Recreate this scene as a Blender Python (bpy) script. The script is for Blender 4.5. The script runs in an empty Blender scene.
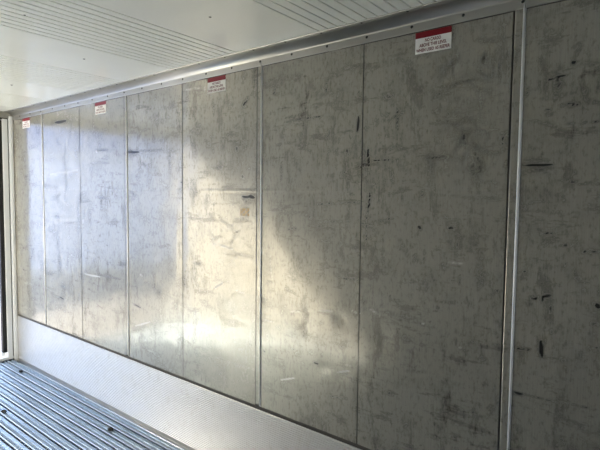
import bpy, bmesh, math, random
import numpy as np
from mathutils import Vector, Matrix
random.seed(7)
S = bpy.context.scene
COL = S.collection

# ------------------------------------------------------------------ camera
f, yw, pt, rl, cd, ch = 479.5166, .6716, -.059, -.0111, 2.0403, 1.7204
F = Vector((-math.sin(yw)*math.cos(pt), math.cos(yw)*math.cos(pt), math.sin(pt)))
R0 = Vector((math.cos(yw), math.sin(yw), 0)); D0 = F.cross(R0)
R = math.cos(rl)*R0 + math.sin(rl)*D0; D = -math.sin(rl)*R0 + math.cos(rl)*D0
cam = bpy.data.cameras.new('camera'); co = bpy.data.objects.new('camera', cam); COL.objects.link(co)
M4 = Matrix((R, -D, -F)).transposed().to_4x4(); M4.translation = Vector((0, -cd, ch))
co.matrix_world = M4
cam.sensor_width = 36; cam.lens = f/600*36; cam.clip_start = .02; cam.clip_end = 300
S.camera = co

# ------------------------------------------------------------------ light
L = 5.375; W = 2.29; H = 2.54
sun_dir = Vector((1, -.70, -.80)).normalized()           # the way the sunlight travels, in through the open doors
sun = bpy.data.lights.new('sun', 'SUN'); sun.energy = 7.8; sun.angle = math.radians(.6); sun.color = (1, .90, .74)
so = bpy.data.objects.new('sun', sun); COL.objects.link(so); so.location = (-12, 6, 9)
so.rotation_euler = sun_dir.to_track_quat('-Z', 'Y').to_euler()
wd = bpy.data.worlds.new('World'); S.world = wd; wd.use_nodes = True
nt = wd.node_tree; nt.nodes.clear()
# clear sky: white haze along the horizon, blue above it, brightened higher up as added fill light
tc = nt.nodes.new('ShaderNodeTexCoord'); sx = nt.nodes.new('ShaderNodeSeparateXYZ'); cr = nt.nodes.new('ShaderNodeValToRGB')
nt.links.new(tc.outputs['Generated'], sx.inputs[0]); nt.links.new(sx.outputs[2], cr.inputs[0])
els = cr.color_ramp.elements
SKY = [(0.0, (.34, .40, .54)), (.07, (.28, .34, .50)), (.11, (.13, .18, .36)), (.30, (.24, .38, .68)), (.55, (.58, .70, .94)), (1.0, (.45, .62, .98))]
els[0].position, els[0].color = SKY[0][0], (*SKY[0][1], 1); els[1].position, els[1].color = SKY[-1][0], (*SKY[-1][1], 1)
for p_, c_ in SKY[1:-1]: e = els.new(p_); e.color = (*c_, 1)
bg = nt.nodes.new('ShaderNodeBackground'); bg.inputs[1].default_value = 1.0
wo = nt.nodes.new('ShaderNodeOutputWorld')
nt.links.new(cr.outputs[0], bg.inputs[0]); nt.links.new(bg.outputs[0], wo.inputs[0])
# daylight portal filling the door opening (guides sampling, gives no light of its own)
pl = bpy.data.lights.new('door_portal', 'AREA'); pl.shape = 'RECTANGLE'; pl.size = W; pl.size_y = 2.5; pl.cycles.is_portal = True
po = bpy.data.objects.new('door_portal', pl); COL.objects.link(po); po.location = (-L-.12, -W/2, 1.24)
po.rotation_euler = Vector((1, 0, 0)).to_track_quat('-Z', 'Y').to_euler()
vs = S.view_settings; S.display_settings.display_device = 'sRGB'
vs.view_transform = 'Standard'; vs.look = 'None'; vs.gamma = 1; vs.use_curve_mapping = False
vs.exposure = 2.78
S.cycles.use_guiding = True; S.cycles.use_surface_guiding = True; S.cycles.guiding_training_samples = 32; S.cycles.use_adaptive_sampling = False; S.cycles.blur_glossy = 1.0; S.cycles.caustics_refractive = False
S.cycles.use_denoising = True; S.cycles.denoising_prefilter = 'ACCURATE'; S.cycles.denoising_input_passes = 'RGB_ALBEDO_NORMAL'
S.cycles.max_bounces = 8; S.cycles.diffuse_bounces = 6; S.cycles.glossy_bounces = 6; S.cycles.sample_clamp_indirect = 3

# ------------------------------------------------------------------ materials
def mat(name, col, rough=.5, metal=0., coat=0., coat_rough=.1):
    m = bpy.data.materials.new(name); m.use_nodes = True
    b = m.node_tree.nodes['Principled BSDF']
    b.inputs['Base Color'].default_value = (*col, 1); b.inputs['Roughness'].default_value = rough
    b.inputs['Metallic'].default_value = metal; b.inputs['Coat Weight'].default_value = coat
    b.inputs['Coat Roughness'].default_value = coat_rough
    return m
def bsdf(m): return m.node_tree.nodes['Principled BSDF']
class N:
    """small node helper"""
    def __init__(s, m): s.t = m.node_tree; s.m = m
    def n(s, typ, **k):
        x = s.t.nodes.new(typ)
        for a, v in k.items():
            if a in x.inputs: x.inputs[a].default_value = v
            else: setattr(x, a, v)
        return x
    def l(s, a, b): s.t.links.new(a, b)
    def coords(s, scale=(1, 1, 1)):
        tc = s.n('ShaderNodeTexCoord'); mp = s.n('ShaderNodeMapping'); mp.inputs['Scale'].default_value = scale
        s.l(tc.outputs['Object'], mp.inputs[0]); return mp.outputs[0]
    def noise(s, scale, sc=(1, 1, 1), detail=4, rough=.6):
        x = s.n('ShaderNodeTexNoise'); x.inputs['Scale'].default_value = scale; x.inputs['Detail'].default_value = detail
        x.inputs['Roughness'].default_value = rough; s.l(s.coords(sc), x.inputs['Vector']); return x.outputs['Fac']
    def rng(s, v, a, b, c, d):
        x = s.n('ShaderNodeMapRange'); s.l(v, x.inputs[0])
        for i, q in enumerate((a, b, c, d)): x.inputs[i+1].default_value = q
        return x.outputs[0]
    def math(s, op, a, b=None):
        x = s.n('ShaderNodeMath', operation=op)
        for i, q in enumerate((a, b)):
            if q is None: continue
            if isinstance(q, (int, float)): x.inputs[i].default_value = q
            else: s.l(q, x.inputs[i])
        return x.outputs[0]
    def mix(s, fac, a, b):
        x = s.n('ShaderNodeMix', data_type='RGBA')
        for i, q in ((0, fac), (6, a), (7, b)):
            if isinstance(q, tuple): x.inputs[i].default_value = (*q, 1)
            elif isinstance(q, (int, float)): x.inputs[i].default_value = q
            else: s.l(q, x.inputs[i])
        return x.outputs[2]

# steel lining of the side wall in view: dull cold-rolled stainless, vertical grain, dirt, and the scuffs stored on the mesh
steel = mat('steel_lining', (.40, .40, .37), .3, 1.0); n = N(steel); b = bsdf(steel)
blot = n.noise(5.5, (1, 1, 1), 6, .68); fine = n.noise(38, (1.6, 1, .8), 5, .7); grain = n.noise(60, (5, 1, .12), 3, .6)
big = n.noise(1.3, (1, 1, .5), 3, .5); streak = None
dk = n.n('ShaderNodeAttribute', attribute_name='scuff'); lt = n.n('ShaderNodeAttribute', attribute_name='bright'); tp = n.n('ShaderNodeAttribute', attribute_name='tape')
smear = n.noise(4.2, (2.6, 1, .8), 7, .72); rub = n.noise(5, (.7, 1, 2.6), 7, .74)
dirt = n.math('ADD', n.rng(blot, .47, .66, 0, .40), n.rng(fine, .50, .66, 0, .55))
dirt = n.math('ADD', dirt, n.math('ADD', n.rng(smear, .54, .62, 0, .6), n.rng(rub, .55, .62, 0, .6)))
base = n.mix(n.rng(grain, .3, .7, 0, 1), (.318, .304, .256), (.375, .359, .303))
base = n.mix(n.rng(dirt, 0.08, 1.4, 0, .84), base, (.045, .041, .030))
base = n.mix(n.rng(dk.outputs['Fac'], 0, .55, 0, 1), base, (.012, .012, .010))
base = n.mix(lt.outputs['Fac'], base, (.50, .50, .48))
base = n.mix(tp.outputs['Fac'], base, (.55, .34, .10))
n.l(base, b.inputs['Base Color'])
ro = n.math('ADD', n.rng(big, .3, .7, .17, .24), n.rng(dirt, 0, 1, 0, .08))
ro = n.math('ADD', ro, n.math('MULTIPLY', dk.outputs['Fac'], .3)); ro = n.math('ADD', ro, n.math('MULTIPLY', tp.outputs['Fac'], .3))
n.l(ro, b.inputs['Roughness'])
n.l(n.math('SUBTRACT', .33, n.math('MULTIPLY', n.math('MAXIMUM', lt.outputs['Fac'], tp.outputs['Fac']), .5)), b.inputs['Metallic'])
b.inputs['Coat Weight'].default_value = .45; b.inputs['Coat Roughness'].default_value = .07; b.inputs['Coat IOR'].default_value = 1.4
bp = n.n('ShaderNodeBump'); bp.inputs['Strength'].default_value = .10; bp.inputs['Distance'].default_value = .002
n.l(n.math('ADD', n.math('MULTIPLY', grain, .6), fine), bp.inputs['Height']); n.l(bp.outputs[0], b.inputs['Normal'])

alu = mat('aluminium', (.62, .61, .58), .34, .8); n = N(alu)
n.l(n.rng(n.noise(5, (.6, 1, 1), 4), .3, .75, .30, .42), bsdf(alu).inputs['Roughness'])
n.l(n.mix(n.rng(n.noise(4, (.5, 1, 1), 5), .4, .7, 0, 1), (.46, .452, .42), (.38, .37, .335)), bsdf(alu).inputs['Base Color'])
bead_m = mat('glint_aluminium', (.93, .93, .91), .3, .1)  # near-white base paints in the doorway's glint along the beads
frame_m = mat('white_frame_paint', (.90, .91, .92), .3, 0, .5)
rubber = mat('black_rubber', (.018, .017, .016), .55)
seal_shadow = mat('dark_sealant_shadow', (.05, .045, .038), .7)  # one dark tone for real sealant and the shadow strip under the cove
back_m = mat('seam_backing', (.06, .056, .05), .7)
bolt_m = mat('dull_rivet', (.04, .04, .037), .45, .6)
skin_m = mat('container_paint', (.80, .80, .78), .5)
lining_m = mat('pale_bounce_lining', (.76, .75, .70), .45, .15)  # unseen opposite wall, made paler than the steel to bounce more light

kick_m = mat('ribbed_aluminium', (.7, .7, .68), .34, .45); n = N(kick_m)
n.l(n.mix(n.rng(n.noise(9, (1.5, 1, 1), 7, .75), .54, .74, 0, .6), (.45, .45, .435), (.34, .31, .26)), bsdf(kick_m).inputs['Base Color'])
n.l(n.rng(n.noise(12, (1, 1, 1), 5), .3, .75, .32, .5), bsdf(kick_m).inputs['Roughness'])

floor_m = mat('sky_tinted_floor_aluminium', (.6, .6, .6), .3, .5); n = N(floor_m)
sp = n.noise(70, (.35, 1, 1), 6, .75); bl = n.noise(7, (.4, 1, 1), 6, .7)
n.l(n.mix(n.math('ADD', n.rng(sp, .45, .7, 0, .6), n.rng(bl, .5, .72, 0, .4)), (.27, .34, .40), (.07, .08, .09)), bsdf(floor_m).inputs['Base Color'])  # blue of the sky is put into the base colour, dirt specks over it
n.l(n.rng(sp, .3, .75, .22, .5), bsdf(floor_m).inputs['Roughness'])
edge_m = mat('pale_floor_edge', (.46, .51, .56), .4, .4)  # paler tone for both upper edges of each rail

ceil_m = mat('ceiling_enamel', (.72, .735, .68), .35, 0, .7, .04); n = N(ceil_m)
tp = n.n('ShaderNodeAttribute', attribute_name='x'); 
c = n.mix(n.rng(n.noise(3, (1, 1, 1), 5), .35, .75, 0, .6), (.88, .90, .83), (.82, .83, .76))
n.l(c, bsdf(ceil_m).inputs['Base Color'])
bp = n.n('ShaderNodeBump'); bp.inputs['Strength'].default_value = .06; bp.inputs['Distance'].default_value = .01
n.l(n.noise(5, (1, .6, 1), 2, .4), bp.inputs['Height'])
n.l(bp.outputs[0], bsdf(ceil_m).inputs['Coat Normal'])
ground_m = mat('concrete_yard', (.5, .48, .45), .9); n = N(ground_m)
n.l(n.mix(n.noise(1.2, (1, 1, 1), 8, .7), (.54, .53, .50), (.70, .68, .64)), bsdf(ground_m).inputs['Base Color'])
red_m = mat('sticker_red', (.22, .002, .008), .4); white_m = mat('sticker_white', (.88, .87, .82), .4); ink_m = mat('sticker_ink', (.16, .012, .012), .5)
debris_m = mat('dark_debris', (.02, .02, .018), .9)

# ------------------------------------------------------------------ helpers
def obj(name, bm, m, parent=None, smooth=False, kind=None):
    me = bpy.data.meshes.new(name)
    if isinstance(bm, bmesh.types.BMesh): bm.to_mesh(me); bm.free()
    else: me.from_pydata(*bm)
    ms = m if isinstance(m, (list, tuple)) else [m]
    for q in ms: me.materials.append(q)
    if smooth: me.polygons.foreach_set('use_smooth', [True]*len(me.polygons))
    o = bpy.data.objects.new(name, me); COL.objects.link(o)
    if parent: o.parent = parent
    if kind: o['kind'] = kind
    return o
def box(bm, x0, x1, y0, y1, z0, z1, bev=0, mi=0):
    r = bmesh.ops.create_cube(bm, size=1); vs_ = r['verts']
    for v in vs_: v.co = Vector(((x0+x1)/2 + v.co.x*(x1-x0), (y0+y1)/2 + v.co.y*(y1-y0), (z0+z1)/2 + v.co.z*(z1-z0)))
    fs = {q for v in vs_ for q in v.link_faces}
    for q in fs: q.material_index = mi
    if bev:
        es = list({e for v in vs_ for e in v.link_edges})
        bmesh.ops.bevel(bm, geom=es, offset=bev, segments=2, affect='EDGES', profile=.5)
    return bm
def bxo(name, m, *a, parent=None, kind=None, bev=0): return obj(name, box(bmesh.new(), *a, bev=bev), m, parent, kind=kind)
def extrude(prof, axis, a, b, closed=True, caps=True):
    """profile of (u,v) swept along axis from a to b. axis 'x': (y,z); 'y': (x,z); 'z': (x,y)"""
    bm = bmesh.new()
    def P(t, q):
        return {'x': (t, q[0], q[1]), 'y': (q[0], t, q[1]), 'z': (q[0], q[1], t)}[axis]
    A = [bm.verts.new(P(a, q)) for q in prof]; B = [bm.verts.new(P(b, q)) for q in prof]
    k = len(prof)
    for i in range(k if closed else k-1):
        j = (i+1) % k; bm.faces.new((A[i], A[j], B[j], B[i]))
    if closed and caps: bm.faces.new(A[::-1]); bm.faces.new(B)
    bmesh.ops.recalc_face_normals(bm, faces=bm.faces)
    return bm
def rivet(bm, c, ax, r, h):
    """domed rivet head at c, bulging along ax"""
    q = Vector(ax).to_track_quat('Z', 'Y'); rings = []
    for k in range(4):
        a = k/3*math.pi/2; rr = r*math.cos(a); hh = h*math.sin(a)
        if k == 3: rings.append([bm.verts.new(Vector(c) + q @ Vector((0, 0, h)))]); break
        rings.append([bm.verts.new(Vector(c) + q @ Vector((rr*math.cos(t*math.pi/5), rr*math.sin(t*math.pi/5), hh))) for t in range(10)])
    for k in range(2):
        for t in range(10): bm.faces.new((rings[k][t], rings[k][(t+1) % 10], rings[k+1][(t+1) % 10], rings[k+1][t]))
    for t in range(10): bm.faces.new((rings[2][t], rings[2][(t+1) % 10], rings[3][0]))
    bm.faces.new(rings[0][::-1])
    return bm
# scuffs on the lining: x0,z0,x1,z1,radius,strength in metres along the wall
DARK='''-3.300,2.043,-3.142,2.035,0.0075,0.90;-3.142,2.043,-2.839,2.034,0.0064,0.45;-3.286,2.065,-3.220,2.047,0.0112,0.50;-3.127,2.187,-3.003,2.192,0.0058,0.40;-2.850,2.125,-2.839,2.055,0.0070,0.45;-3.292,1.756,-3.160,1.705,0.0075,0.60;-3.475,1.710,-3.416,1.764,0.0058,0.40;-2.330,2.313,-2.320,2.225,0.0094,0.45;-2.023,2.301,-2.072,2.243,0.0133,0.50;-2.030,2.122,-2.013,2.115,0.0088,0.35;-2.122,2.015,-2.105,1.991,0.0151,0.40;-2.069,1.715,-2.002,1.715,0.0045,0.80;-2.010,1.721,-1.969,1.713,0.0083,1.00;-2.652,1.810,-2.641,1.807,0.0051,0.80;-1.811,2.326,-1.819,2.299,0.0112,0.55;-1.767,2.364,-1.760,2.336,0.0055,0.45;-1.461,2.321,-1.454,2.259,0.0090,0.50;-1.736,2.131,-1.484,2.140,0.0043,0.55;-1.736,2.153,-1.630,2.159,0.0055,0.40;-1.743,2.132,-1.742,2.016,0.0028,0.40;-1.742,2.016,-1.684,2.013,0.0028,0.35;-1.259,2.114,-1.269,2.042,0.0074,0.70;-1.432,2.064,-1.444,2.024,0.0064,0.55;-1.262,2.235,-1.256,2.205,0.0086,0.45;-1.355,2.197,-1.325,2.194,0.0063,0.40;-1.049,2.136,-1.052,2.044,0.0070,0.50;-1.079,2.092,-1.014,2.114,0.0058,0.40;-1.205,1.965,-1.198,1.873,0.0063,0.65;-1.187,1.897,-1.090,1.898,0.0029,0.50;-1.164,2.096,-1.147,2.070,0.0096,0.30;-1.755,1.912,-1.761,1.812,0.0070,0.45;-1.628,2.036,-1.607,1.971,0.0054,0.35;-1.391,1.884,-1.385,1.881,0.0051,0.50;-1.336,1.847,-1.333,1.844,0.0050,0.50;-1.436,1.962,-1.448,1.886,0.0065,0.35;-1.384,1.807,-1.383,1.757,0.0033,0.35;-1.524,2.227,-1.435,2.267,0.0129,0.15;-1.927,2.358,-1.633,2.371,0.0277,0.14;-0.418,2.175,-0.351,2.187,0.0028,0.75;-0.342,2.226,-0.330,2.231,0.0074,0.75;-0.370,2.075,-0.317,2.070,0.0093,0.50;-0.427,2.063,-0.403,2.060,0.0034,0.60;-0.357,2.007,-0.245,2.001,0.0037,0.65;-0.491,1.855,-0.395,1.852,0.0047,0.75;-0.734,2.002,-0.591,1.999,0.0033,0.35;-0.742,2.003,-0.728,1.947,0.0064,0.45;-0.728,1.947,-0.667,1.881,0.0084,0.35;-0.579,1.986,-0.581,1.930,0.0040,0.60;-0.660,2.037,-0.647,2.028,0.0052,0.50;-0.934,1.901,-0.752,1.893,0.0022,0.45;-0.930,1.909,-0.796,1.904,0.0018,0.30;-0.620,1.794,-0.617,1.791,0.0033,0.80;-0.366,1.794,-0.236,1.778,0.0056,0.40;-0.691,2.254,-0.671,2.243,0.0062,0.30;-0.697,2.181,-0.656,2.159,0.0083,0.25;-0.676,2.150,-0.666,2.095,0.0062,0.25;-0.446,2.103,-0.328,2.118,0.0076,0.20;-0.479,2.029,-0.373,1.990,0.0038,0.25;-0.418,1.826,-0.407,1.810,0.0096,0.25;-3.716,1.060,-3.416,1.061,0.0056,0.50;-3.226,0.892,-3.134,0.875,0.0060,0.75;-3.539,0.796,-3.408,0.793,0.0052,0.40;-1.738,1.729,-1.737,1.667,0.0036,0.35;-1.502,1.683,-1.406,1.690,0.0068,0.50;-1.451,1.705,-1.450,1.637,0.0057,0.50;-1.363,1.690,-1.262,1.697,0.0040,0.40;-1.189,1.742,-1.198,1.649,0.0073,0.60;-1.204,1.649,-1.206,1.487,0.0027,0.50;-1.175,1.601,-1.052,1.625,0.0043,0.50;-1.168,1.563,-1.141,1.554,0.0109,0.30;-0.931,1.593,-0.921,1.580,0.0068,0.75;-1.781,1.621,-1.623,1.637,0.0055,0.35;-1.707,1.540,-1.642,1.544,0.0083,0.45;-1.500,1.588,-1.301,1.601,0.0064,0.30;-1.453,1.495,-1.440,1.433,0.0052,0.35;-1.387,1.318,-1.319,1.305,0.0062,0.45;-1.331,1.304,-1.248,1.308,0.0061,0.50;-1.499,1.492,-1.421,1.487,0.0066,0.30;-0.795,1.591,-0.768,1.588,0.0098,0.50;-0.749,1.541,-0.752,1.472,0.0039,0.50;-0.736,1.390,-0.739,1.346,0.0035,0.50;-0.899,1.486,-0.902,1.440,0.0036,0.40;-0.678,1.576,-0.669,1.563,0.0034,0.50;-0.592,1.340,-0.557,1.340,0.0037,0.65;-0.654,1.736,-0.646,1.611,0.0031,0.20;-0.458,1.333,-0.432,1.329,0.0036,0.75;-0.432,1.329,-0.422,1.350,0.0035,0.60;-0.407,1.321,-0.408,1.344,0.0035,0.70;-0.408,1.344,-0.380,1.348,0.0039,0.75;-0.424,1.586,-0.385,1.592,0.0048,0.55;-0.412,1.548,-0.394,1.537,0.0068,0.50;-0.356,1.548,-0.313,1.551,0.0047,0.50;-0.279,1.527,-0.226,1.535,0.0083,0.55;-0.502,1.428,-0.472,1.432,0.0030,0.55;-0.336,1.477,-0.330,1.474,0.0042,0.50;-0.230,1.339,-0.217,1.326,0.0073,0.90;-0.468,1.710,-0.397,1.714,0.0025,0.40;-0.353,1.723,-0.339,1.708,0.0066,0.50;-0.331,1.332,-0.324,1.329,0.0038,0.60;-0.503,1.677,-0.294,1.668,0.0058,0.20;-0.559,1.635,-0.544,1.309,0.0041,0.20;-0.589,1.117,-0.561,1.119,0.0041,0.50;-0.502,1.118,-0.446,1.122,0.0064,0.60;-0.408,1.166,-0.402,1.107,0.0055,0.95;-0.504,0.936,-0.462,0.935,0.0040,0.95;-0.462,0.935,-0.202,0.949,0.0025,0.45;-0.252,1.174,-0.211,1.179,0.0037,0.45;-0.840,1.244,-0.825,1.228,0.0078,0.45;-0.911,1.047,-0.882,1.053,0.0046,0.30;-0.982,0.913,-0.859,0.933,0.0069,0.20;-0.991,0.669,-0.950,0.644,0.0094,0.40;-0.726,1.063,-0.661,1.068,0.0043,0.20;-0.869,1.262,-0.754,1.265,0.0066,0.20;-1.889,0.818,-1.873,0.809,0.0047,0.60;-1.521,0.829,-1.488,0.826,0.0040,0.80;-1.407,0.672,-1.295,0.687,0.0052,0.50;-1.461,0.772,-1.454,0.747,0.0040,0.40;-1.237,0.801,-1.214,0.792,0.0055,0.50;-1.068,0.780,-1.041,0.777,0.0072,0.45;-1.411,0.568,-1.409,0.460,0.0032,0.30;-2.309,0.683,-1.912,0.680,0.0043,0.35;-1.358,0.803,-1.285,0.820,0.0031,0.40;-1.748,0.655,-1.645,0.693,0.0034,0.30;-1.121,1.177,-0.989,1.160,0.0095,0.20;-4.458,2.362,-4.251,2.359,0.0116,0.85;-4.164,2.274,-4.166,2.214,0.0061,0.60;-3.958,2.250,-3.950,2.237,0.0084,0.70;-3.813,2.174,-3.806,2.133,0.0062,0.40;-3.752,2.081,-3.569,2.072,0.0120,0.45;-3.732,2.225,-3.690,2.078,0.0283,0.30;-3.630,2.019,-3.570,2.009,0.0159,0.35;-4.337,2.049,-4.281,2.047,0.0111,0.40;-4.084,2.039,-4.050,2.029,0.0107,0.40;-3.818,1.978,-3.542,1.969,0.0048,0.50;-4.373,2.095,-4.336,2.067,0.0067,0.40;-3.620,1.796,-3.609,1.637,0.0080,0.50;-3.762,1.699,-3.578,1.693,0.0101,0.40;-4.454,1.511,-4.395,1.513,0.0114,0.40;-4.398,1.458,-4.033,1.474,0.0070,0.35;-4.764,1.851,-4.771,1.709,0.0066,0.40;-3.503,1.749,-3.430,1.780,0.0059,0.45;-4.703,1.813,-4.622,1.784,0.0187,0.30;-4.582,1.756,-4.423,1.793,0.0183,0.25;-3.959,1.672,-3.827,1.649,0.0167,0.25;-4.638,1.401,-4.479,1.363,0.0093,0.20;-3.795,1.059,-3.416,1.061,0.0048,0.50;-4.401,0.882,-4.324,0.883,0.0068,0.65;-4.424,0.777,-4.348,0.770,0.0082,0.85;-4.665,0.782,-4.425,0.768,0.0047,0.35;-3.997,0.985,-3.980,0.978,0.0086,0.45;-3.896,0.984,-3.879,0.978,0.0085,0.45;-4.367,1.270,-4.357,1.261,0.0090,0.50;-3.921,1.250,-3.888,1.248,0.0076,0.50;-4.177,0.857,-4.180,0.767,0.0053,0.35;-4.826,0.985,-4.415,1.000,0.0141,0.20;-3.002,2.270,-2.826,2.226,0.0211,0.20;-2.406,2.076,-2.339,2.034,0.0127,0.25;-2.556,2.150,-2.455,2.111,0.0163,0.20;-2.887,1.827,-2.773,1.756,0.0140,0.15;-2.282,1.600,-2.209,1.546,0.0156,0.20;-2.358,1.437,-2.245,1.469,0.0095,0.25;-2.507,1.160,-2.457,1.100,0.0099,0.30;-3.136,1.572,-3.011,1.525,0.0147,0.20;-2.457,1.033,-2.310,0.990,0.0130,0.20;-1.024,1.523,-0.971,1.434,0.0139,0.15;-0.843,1.975,-0.803,1.843,0.0109,0.15;-0.895,2.198,-0.825,2.146,0.0110,0.20;-1.045,2.353,-0.946,2.310,0.0091,0.20;-0.706,1.799,-0.583,1.781,0.0042,0.25;-0.836,1.735,-0.704,1.727,0.0028,0.20;-1.698,1.976,-1.626,1.865,0.0218,0.15;-1.565,2.336,-1.498,2.224,0.0183,0.15;-1.886,2.156,-1.846,2.040,0.0171,0.12;-0.295,2.085,-0.247,2.066,0.0091,0.30;-0.317,2.233,-0.253,2.201,0.0091,0.20;-0.439,2.365,-0.386,2.333,0.0113,0.20;-0.683,2.374,-0.603,2.343,0.0102,0.15'''
LIGHT='''-3.215,0.724,-3.020,0.788,0.0049,0.70;-2.273,1.410,-2.146,1.395,0.0044,0.80;-1.910,1.401,-1.894,1.391,0.0044,0.80;-2.310,1.132,-2.235,1.173,0.0041,0.90;-1.840,1.384,-1.823,1.241,0.0034,0.40;-1.686,1.082,-1.615,1.088,0.0033,0.50;-1.480,1.120,-1.396,1.123,0.0037,0.70;-1.280,1.147,-1.233,1.139,0.0035,0.60;-1.176,1.173,-1.120,1.152,0.0039,0.60;-0.791,1.442,-0.724,1.439,0.0026,0.40;-1.359,0.813,-1.286,0.836,0.0036,0.80;-1.748,0.673,-1.645,0.710,0.0034,0.70;-4.576,1.895,-4.053,1.927,0.0080,0.80;-3.961,1.041,-3.716,1.043,0.0063,0.80;-5.175,0.816,-5.012,0.826,0.0150,0.30;-2.339,1.489,-2.320,1.426,0.0051,0.40;-3.752,2.073,-3.736,2.064,0.0073,0.90;-4.549,2.077,-4.489,2.092,0.0064,0.60;-2.596,2.415,-2.454,2.410,0.0052,0.50;-2.406,2.410,-2.406,2.366,0.0051,0.60;-3.143,1.131,-3.117,1.118,0.0060,0.60;-2.127,1.143,-2.040,1.130,0.0046,0.60;-1.899,0.995,-1.797,1.001,0.0038,0.50;-1.316,0.860,-1.274,0.865,0.0031,0.30;-0.735,1.070,-0.717,1.069,0.0033,0.50;-0.904,1.151,-0.894,1.148,0.0027,0.50'''

# ------------------------------------------------------------------ structure: side wall in view (lining y = 0)
X1 = .46                                                     # inner face of the near bulkhead
ZK, ZT = .452, 2.468
wall = bxo('wall_right', [skin_m], -L-.12, X1+.08, .006, .09, -.12, H+.08, kind='structure')
bxo('seam_backing', back_m, -L, X1, .003, .006, .44, H-.002, parent=wall)

def marks(t): return np.array([[float(q) for q in s.split(',')] for s in t.replace('\n', '').split(';') if s.strip()])
MD, ML = marks(DARK), marks(LIGHT)
rng = np.random.default_rng(5)
def field(X, Z, M, soft=.6):
    out = np.zeros_like(X)
    # wobble so that strokes have ragged edges
    wx = .0018*np.sin(Z*41+3*np.sin(X*23)); wz = .0015*np.sin(X*31+2*np.sin(Z*31))
    nz = np.clip(.68 + .25*np.sin(X*131+5*np.sin(Z*87))*np.sin(Z*117+4*np.sin(X*83)) + .5*rng.standard_normal(X.shape), 0, 1.25)
    for x0, z0, x1, z1, r, s in M:
        pad = r*4+.03
        sel = (X > min(x0, x1)-pad) & (X < max(x0, x1)+pad) & (Z > min(z0, z1)-pad) & (Z < max(z0, z1)+pad)
        if not sel.any(): continue
        k = min(1, r/.008); px, pz = X[sel]+wx[sel]*k, Z[sel]+wz[sel]*k
        dx, dz = x1-x0, z1-z0; ll = dx*dx+dz*dz+1e-9
        t = np.clip(((px-x0)*dx+(pz-z0)*dz)/ll, 0, 1)
        d = np.hypot(px-x0-t*dx, pz-z0-t*dz)
        taper = 1-.5*np.abs(2*t-1)**2
        v = s*np.clip(1.25-d/(r*1.25*taper+.001), 0, 1)*(nz[sel] if s < .7 else 1)
        out[sel] = np.maximum(out[sel], v)
    return out
# seeds for the scattered small scuffs of years of loading
extra = []
for _ in range(900):
    x = rng.uniform(-L, X1); z = rng.uniform(.5, 2.42); ln = abs(rng.normal(0, .022))+.003
    a = rng.choice([0, .1, -.15, 1.5, 1.6, 1.45]) + rng.normal(0, .12)
    extra.append([x, z, x+ln*math.cos(a), z+ln*math.sin(a), rng.choice([.002, .003, .005, .010, .016]), rng.uniform(.12, .42)])
MD2 = np.vstack([MD, np.array(extra)])
dents = [(-2.05, 1.15, .05, -1), (-1.45, .80, .05, 1), (-1.42, .78, .03, -1.2), (-1.75, .74, .04, 1), (-1.38, .70, .03, 1), (-1.65, 1.0, .06, -1), (-3.7, .98, .05, 1), (-3.5, .95, .05, -1),
         (-4.4, 1.78, .07, 1), (-4.3, 1.8, .05, -1), (-.85, 1.36, .05, -1), (-1.1, 1.05, .06, 1), (-2.9, 1.0, .05, -1), (-2.35, 1.42, .05, 1), (-2.2, 1.0, .05, 1.2), (-1.35, 1.1, .04, 1)]
for _ in range(70): dents.append((rng.uniform(-L, .3), rng.uniform(.5, 1.5), rng.uniform(.015, .05), rng.choice([-1, 1])*rng.uniform(.3, .9)))
wph = rng.uniform(0, 6.28, 40)
def panel(x0, x1):
    st = .0075; nx = max(2, int((x1-x0)/st)); nz = int((ZT+.03-ZK-.012)/st)
    xs = np.linspace(x0, x1, nx+1); zs = np.linspace(ZK+.014, ZT+.03, nz+1)
    X, Z = np.meshgrid(xs, zs); X = X.ravel(); Z = Z.ravel()
    y = .0010*np.sin(X*5.1+wph[0]+1.4*np.sin(Z*1.9+wph[1])) * np.sin(Z*3.1+wph[2]) + .0006*np.sin(X*11+wph[3])*np.sin(Z*6.3+wph[4]+X) + .0003*np.sin(X*23+2*np.sin(Z*9))
    for a, c, r, s in dents: y = y + s*.0016*np.exp(-(((X-a)/r)**2+((Z-c)/(r*.8))**2))*(r/.05)
    ed = np.minimum(X-x0, x1-X); y = y*np.clip(ed/.06, 0, 1)
    # the pressed horizontal line at shoulder height
    y = y - .0012*np.exp(-((Z-1.752)/.005)**2)
    y = y - .0012
    P = np.stack([X, y, Z], 1)
    i = np.arange(nx)[None, :] + (nx+1)*np.arange(nz)[:, None]; i = i.ravel()
    Fc = np.stack([i, i+1, i+nx+2, i+nx+1], 1)
    me = bpy.data.meshes.new('wall_panel'); me.vertices.add(len(P)); me.vertices.foreach_set('co', P.ravel())
    me.loops.add(len(Fc)*4); me.loops.foreach_set('vertex_index', Fc.ravel().astype(np.int32))
    me.polygons.add(len(Fc)); me.polygons.foreach_set('loop_start', np.arange(len(Fc), dtype=np.int32)*4)
    me.polygons.foreach_set('loop_total', np.full(len(Fc), 4, dtype=np.int32))
    me.polygons.foreach_set('use_smooth', np.ones(len(Fc), dtype=bool)); me.update(calc_edges=True); me.validate()
    for nm, v in (('scuff', np.clip(field(X, Z, MD2), 0, 1)), ('bright', np.clip(field(X, Z, ML), 0, 1)),
                  ('tape', ((np.abs(X+2.045) < .04) & (np.abs(Z-1.625) < .022) & (np.sin(X*160)*np.sin(Z*210) > -.4)).astype(float)*.75)):
        at = me.attributes.new(nm, 'FLOAT', 'POINT'); at.data.foreach_set('value', v.astype(np.float32))
    me.materials.append(steel)
    o = bpy.data.objects.new('wall_panel', me); COL.objects.link(o); o.parent = wall
    return o
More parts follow.
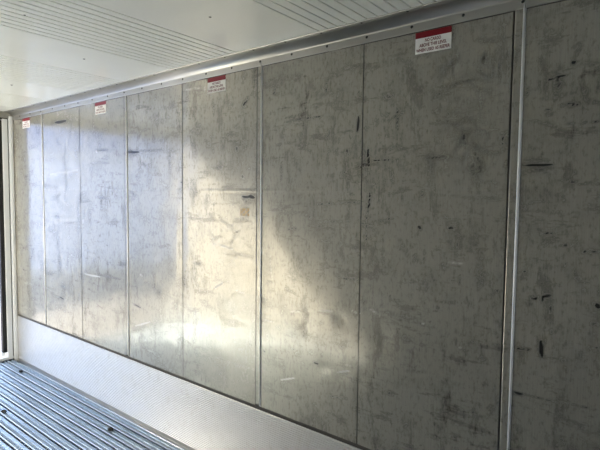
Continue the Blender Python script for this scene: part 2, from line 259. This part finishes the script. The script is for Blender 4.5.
thin = [-1.237, -2.634, -4.014]; bat = [-.553, -1.948, -3.336]          # plain joints, joints with a cover batten
cuts = [(-L+.004, -4.722), (-4.702, -4.018), (-4.010, -3.338), (-3.297, -2.6375), (-2.6305, -1.950), (-1.905, -1.2395), (-1.2345, -.556), (-.514, .14), (.18, X1-.004)]
for a, c in cuts: panel(a, c)
def bead(x, z0):
    r = .006
    prof = [(x + r*math.cos(t), -.001 - r*1.1*math.sin(t)) for t in [math.pi*k/8 for k in range(9)]]
    return obj('seam_bead', extrude(prof, 'z', z0, ZT+.02), bead_m, wall, smooth=True)
for x in (-.553, -1.948, -3.336, .140):
    w_ = .041
    obj('joint_strip', extrude([(x+.0055, .002), (x+.0055, -.0028), (x+.0075, -.0036), (x+w_-.007, -.0036), (x+w_-.005, .002)], 'z', .482, ZT+.02), steel, wall)
    bead(x+w_-.001, .482)
    obj('rivet', rivet(bmesh.new(), (x+w_-.001, -.002, .479), (0, -1, 0), .006, .004), bead_m, wall, smooth=True)
bead(-4.712, .482)

# dark sealed gap over the scuff plate, ribbed scuff plate
gap = bxo('trim_1', seal_shadow, -L, X1, -.0035, .003, ZK-.006, ZK+.018, kind='structure')
prof = [(.003, -.02), (.003, ZK)]; prof.append((-.0090, ZK)); prof.append((-.0105, ZK-.004)); z = ZK-.006; p = .0125
while z > .012:
    prof += [(-.0105, z), (-.0078, z-p*.28), (-.0078, z-p*.45), (-.0105, z-p*.73)]; z -= p
prof.append((-.0105, -.02))
obj('baseboard_right', extrude(prof, 'x', -L, X1), kick_m, kind='structure')
# cove at the foot of the plate
obj('trim_2', extrude([(-.0105, .006), (-.0105, -.045), (-.034, -.045), (-.030, -.038), (-.020, -.026), (-.0135, -.010)], 'x', -L, X1), alu, kind='structure')

# cove trim under the ceiling with two rows of rivets
cv = [(-.0015, 2.462), (-.0055, 2.462), (-.0065, 2.466), (-.0065, 2.498)]
for k in range(9):
    t = k/8; q = t*math.pi/2; cv.append((-.0065-.052*(.3*t+.7*(1-math.cos(q))), 2.498+.036*(.3*t+.7*math.sin(q))))
cv += [(-.086, 2.5345), (-.0875, 2.5365), (-.0875, 2.5405), (-.0015, 2.5405)]
cove = obj('trim_3', extrude(cv, 'x', -L, X1), alu, smooth=False, kind='structure')
for q in cove.data.polygons:
    if 4 < q.index < 12: q.use_smooth = True
x = -5.19
while x < X1-.05:
    obj('rivet', rivet(bmesh.new(), (x, -.0063, 2.488), (0, -1, 0), .0068, .004), bolt_m, cove, smooth=True)
    obj('rivet', rivet(bmesh.new(), (x+.01, -.072, 2.5358), (0, 0, -1), .0068, .004), bolt_m, cove, smooth=True)
    x += .2335
bxo('trim_shadow_strip', seal_shadow, -L, X1, -.0022, -.0012, 2.4585, 2.4645, parent=cove)  # dark strip standing in for the shadow line below the trim flange

# ------------------------------------------------------------------ opposite wall, near bulkhead, ceiling
ow = bxo('wall_left', lining_m, -L-.12, X1+.08, -W-.09, -W, -.12, H+.08, kind='structure')
prof = [(-W-.001, -.02), (-W-.001, ZK), (-W+.009, ZK), (-W+.0105, ZK-.004)]; z = ZK-.006
while z > .02:
    prof += [(-W+.0105, z), (-W+.0078, z-p*2*.28), (-W+.0078, z-p*2*.45), (-W+.0105, z-p*2*.73)]; z -= p*2
prof.append((-W+.0105, -.02))
obj('baseboard_left', extrude(prof, 'x', -L, X1), kick_m, kind='structure')
obj('trim_4', extrude([(-W-v[0], v[1]) for v in cv], 'x', -L, X1), alu, kind='structure')
for x in thin+bat+[.14, -4.71]:
    obj('seam_bead', extrude([(x-.004, -W), (x-.003, -W+.004), (x+.003, -W+.004), (x+.004, -W)], 'z', .47, 2.47), alu, ow)
bxo('wall_back', skin_m, X1, X1+.08, -W-.09, .09, -.12, H+.08, kind='structure')

# ceiling: enamelled sheet with bands of fine grooves running across
grooves = []
for s0 in (-.845, -2.035, -3.215, -4.405):
    for k in range(12): grooves.append(s0-.0546*k)
grooves += [.34-.0546*k for k in range(-2, 12) if .34-.0546*k < X1-.02]
prof = [(-L-.12, H)]
for g in sorted(grooves):
    w_ = .0040
    prof += [(g-w_-.002, H), (g-w_, H+.0006), (g-w_*.8, H+.009), (g+w_*.8, H+.009), (g+w_, H+.0006), (g+w_+.002, H)]
prof += [(X1+.08, H), (X1+.08, H+.08), (-L-.12, H+.08)]
ceil = obj('ceiling', extrude(prof, 'y', -W-.09, .09), ceil_m, kind='structure')
for x, y, r in ((-1.736, -.538, .0065), (-2.879, -.543, .007), (-2.404, -1.068, .0045), (-4.011, -.522, .008), (-1.9, -1.5, .006), (-3.4, -1.6, .006)):
    obj('plug', rivet(bmesh.new(), (x, y, H), (0, 0, -1), r, .003), bolt_m, ceil, smooth=True)

# ------------------------------------------------------------------ floor: aluminium T-bars along the box
zb = -.034
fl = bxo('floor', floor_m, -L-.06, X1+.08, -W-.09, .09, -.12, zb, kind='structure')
y = -.088
while y > -W+.03:
    hw = .0275
    pf = [(y-.006, zb-.002), (y-.006, -.012), (y-hw, -.008), (y-hw-.0005, -.001), (y-hw+.0045, .0012), (y-.006, -.0012), (y-.004, -.004), (y+.004, -.004), (y+.006, -.0012), (y+hw-.0045, .0012), (y+hw+.0005, -.001), (y+hw, -.008), (y+.006, -.012), (y+.006, zb-.002)]
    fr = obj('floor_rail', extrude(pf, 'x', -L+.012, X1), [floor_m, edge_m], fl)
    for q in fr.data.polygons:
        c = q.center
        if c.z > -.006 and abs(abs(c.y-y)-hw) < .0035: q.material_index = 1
    y -= .0722
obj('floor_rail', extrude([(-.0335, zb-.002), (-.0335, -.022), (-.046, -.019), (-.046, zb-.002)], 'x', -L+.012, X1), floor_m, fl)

# ------------------------------------------------------------------ door end
ye = -W-.02
# corner moulding, white jambs, header, sill
jm = obj('trim_5', extrude([(-L-.001, .004), (-L+.006, -.002), (-L+.012, -.010), (-L+.012, -.030), (-L+.006, -.043), (-L-.01, -.046), (-L-.1, -.046), (-L-.1, .004)], 'z', -.05, 2.50), frame_m, kind='structure')
jw = bxo('trim_6', frame_m, -L-.06, -L+.006, -.104, -.053, .03, 2.470, kind='structure', bev=.006)
bxo('gasket', rubber, -L-.06, -L-.004, -.0535, -.0455, -.02, 2.480, parent=jw)
bxo('gasket', rubber, -L-.05, -L+.001, -.145, -.1045, .085, 2.455, parent=jw, bev=.006)
bxo('frame_post', skin_m, -L-.16, -L-.06, -.14, .09, -.12, H+.08, parent=jw)
jo = bxo('trim_7', frame_m, -L-.06, -L+.006, -W, -W+.05, .03, 2.470, kind='structure', bev=.006)
bxo('frame_post', skin_m, -L-.16, -L-.06, -W-.09, -W+.05, -.12, H+.08, parent=jo)
hd = bxo('trim_8', alu, -L-.06, -L+.004, -W-.05, .05, 2.478, H+.002, kind='structure', bev=.004)
bxo('frame_header', skin_m, -L-.16, -L-.06, -W-.09, .09, 2.46, H+.08, parent=hd)
bxo('gasket', rubber, -L-.055, -L+.002, -W+.05, -.053, 2.462, 2.478, parent=hd)
sl = bxo('trim_9', frame_m, -L-.06, -L+.008, -W+.01, -.05, .006, .036, kind='structure', bev=.005)
bxo('gasket', rubber, -L-.05, -L+.012, -W+.01, -.046, -.02, .006, parent=sl)
bxo('sill_plate', skin_m, -L-.16, -L-.01, -W-.09, .09, -.16, -.02, parent=sl)
# door leaf swung out past square, its inner face and gasket seen through the gap
leaf = obj('door_1', box(bmesh.new(), -1.14, 0, .0, .075, .05, 2.44, bev=.008), mat('door_panel_grey', (.52, .53, .53), .4, .3), kind='structure')
leaf.location = (-L-.175, -.085, 0); leaf.rotation_euler = (0, 0, math.radians(-9))
bxo('gasket', rubber, -.045, -.012, -.012, .001, .07, 2.42, parent=leaf, bev=.004)
# second leaf, folded back along the far side
leaf2 = obj('door_2', box(bmesh.new(), -1.14, 0, -.075, 0, .05, 2.44, bev=.008), leaf.data.materials[0], kind='structure')
leaf2.location = (-L-.175, -W-.0, 0); leaf2.rotation_euler = (0, 0, math.radians(75))
# yard outside
yard = obj('floor_yard', box(bmesh.new(), -60, 12, -40, 40, -.26, -.17), ground_m, kind='structure')
apron = obj('floor_apron', box(bmesh.new(), -11.6, -5.5, -14, 14, -.175, -.16), mat('asphalt', (.17, .165, .16), .9), kind='structure')

pf = []; y = -9.
while y < 9:
    pf += [(-11.6, y), (-11.6, y+.07), (-11.57, y+.105), (-11.57, y+.175), (-11.6, y+.21)]; y += .28
ob = obj('yard_container', extrude(pf + [(-14., y), (-14., -9.)], 'z', -.05, 2.65), mat('sky_tinted_container_paint', (.78, .82, .92), .5), kind='structure')  # white container outside, seen only in reflections; sky blue mixed into its paint
for z0, z1 in ((-.17, .0), (2.6, 2.75)): bxo('rail', skin_m, -14.02, -11.55, -9.02, 9.3, z0, z1, parent=ob)

# ------------------------------------------------------------------ warning stickers
def text_mesh(s, size):
    cu = bpy.data.curves.new('t', 'FONT'); cu.body = s; cu.size = size; cu.align_x = 'CENTER'; cu.offset = size*.025
    o = bpy.data.objects.new('t', cu); COL.objects.link(o); bpy.context.view_layer.update()
    me = bpy.data.meshes.new_from_object(o.evaluated_get(bpy.context.evaluated_depsgraph_get()))
    bpy.data.objects.remove(o); return me
lines = [(text_mesh('NO CARGO', .0192), .0490), (text_mesh('ABOVE THIS LEVEL', .0192), .0285), (text_mesh('WHEN USED AS REEFER', .0192), .0075)]
def fit(me, wmax, hsc=1.0):
    xs = [v.co.x for v in me.vertices]; w0 = max(xs)-min(xs); c0 = (max(xs)+min(xs))/2; k = wmax/w0
    for v in me.vertices: v.co.x = (v.co.x-c0)*k
for (me, _), w_ in zip(lines, (.073, .126, .155)): fit(me, w_)
def sticker(x0, label):
    w_, h_ = .165, .094
    t = bpy.data.objects.new('warning_sticker', None); COL.objects.link(t); t.location = (x0, -.0016, 2.363); t.empty_display_size = .05
    t['label'] = label; t['category'] = 'sticker'; t['group'] = 'load line stickers along the wall top'
    bxo('sticker_background', white_m, 0, w_, -.0012, .0010, 0, h_, parent=t)
    bxo('red_band', red_m, 0, w_, -.0016, .0009, h_-.0265, h_, parent=t)
    for (me, zz) in lines:
        m2 = me.copy(); m2.materials.clear(); m2.materials.append(ink_m)
        for v in m2.vertices: v.co = Vector((v.co.x, 0, v.co.y))
        o = bpy.data.objects.new('lettering', m2); COL.objects.link(o); o.parent = t; o.location = (w_/2, -.0018, zz)
    return t
sticker(-.969, 'largest red and white load line sticker, right of the last thin seam, nearest the camera')
sticker(-2.377, 'second nearest red and white load line sticker, on the panel left of the middle batten')
sticker(-3.752, 'small red and white load line sticker, second from the door end')
sticker(-5.140, 'smallest red and white load line sticker, at the wall corner beside the open doorway')

# ------------------------------------------------------------------ bits lying on the floor rails
def lump(x, y, r, seed, label):
    rd = random.Random(seed); bm = bmesh.new(); bmesh.ops.create_icosphere(bm, subdivisions=2, radius=1)
    for v in bm.verts:
        k = 1+rd.uniform(-.28, .28); v.co = Vector((v.co.x*r*1.35*k, v.co.y*r*k, v.co.z*r*.6*k))
    zmin = min(v.co.z for v in bm.verts)
    for v in bm.verts: v.co.z -= zmin
    o = obj('scrap', bm, debris_m); o.location = (x, y, -.001)
    o['label'] = label; o['category'] = 'scrap'; o['group'] = 'dark scraps on the floor rails'
lump(-3.19, -.2245, .019, 1, 'largest black lump of debris on the ribbed floor, nearest the camera')
lump(-4.908, -.160, .017, 2, 'flat black scrap on the floor rails near the door corner')
lump(-5.335, -.163, .013, 3, 'black bit at the door sill, left one of the pair')
lump(-5.335, -.095, .012, 4, 'black bit at the door sill, right one of the pair by the wall corner')
lump(-4.10, -.600, .016, 5, 'dark scrap on the floor rails at the left edge of the view')
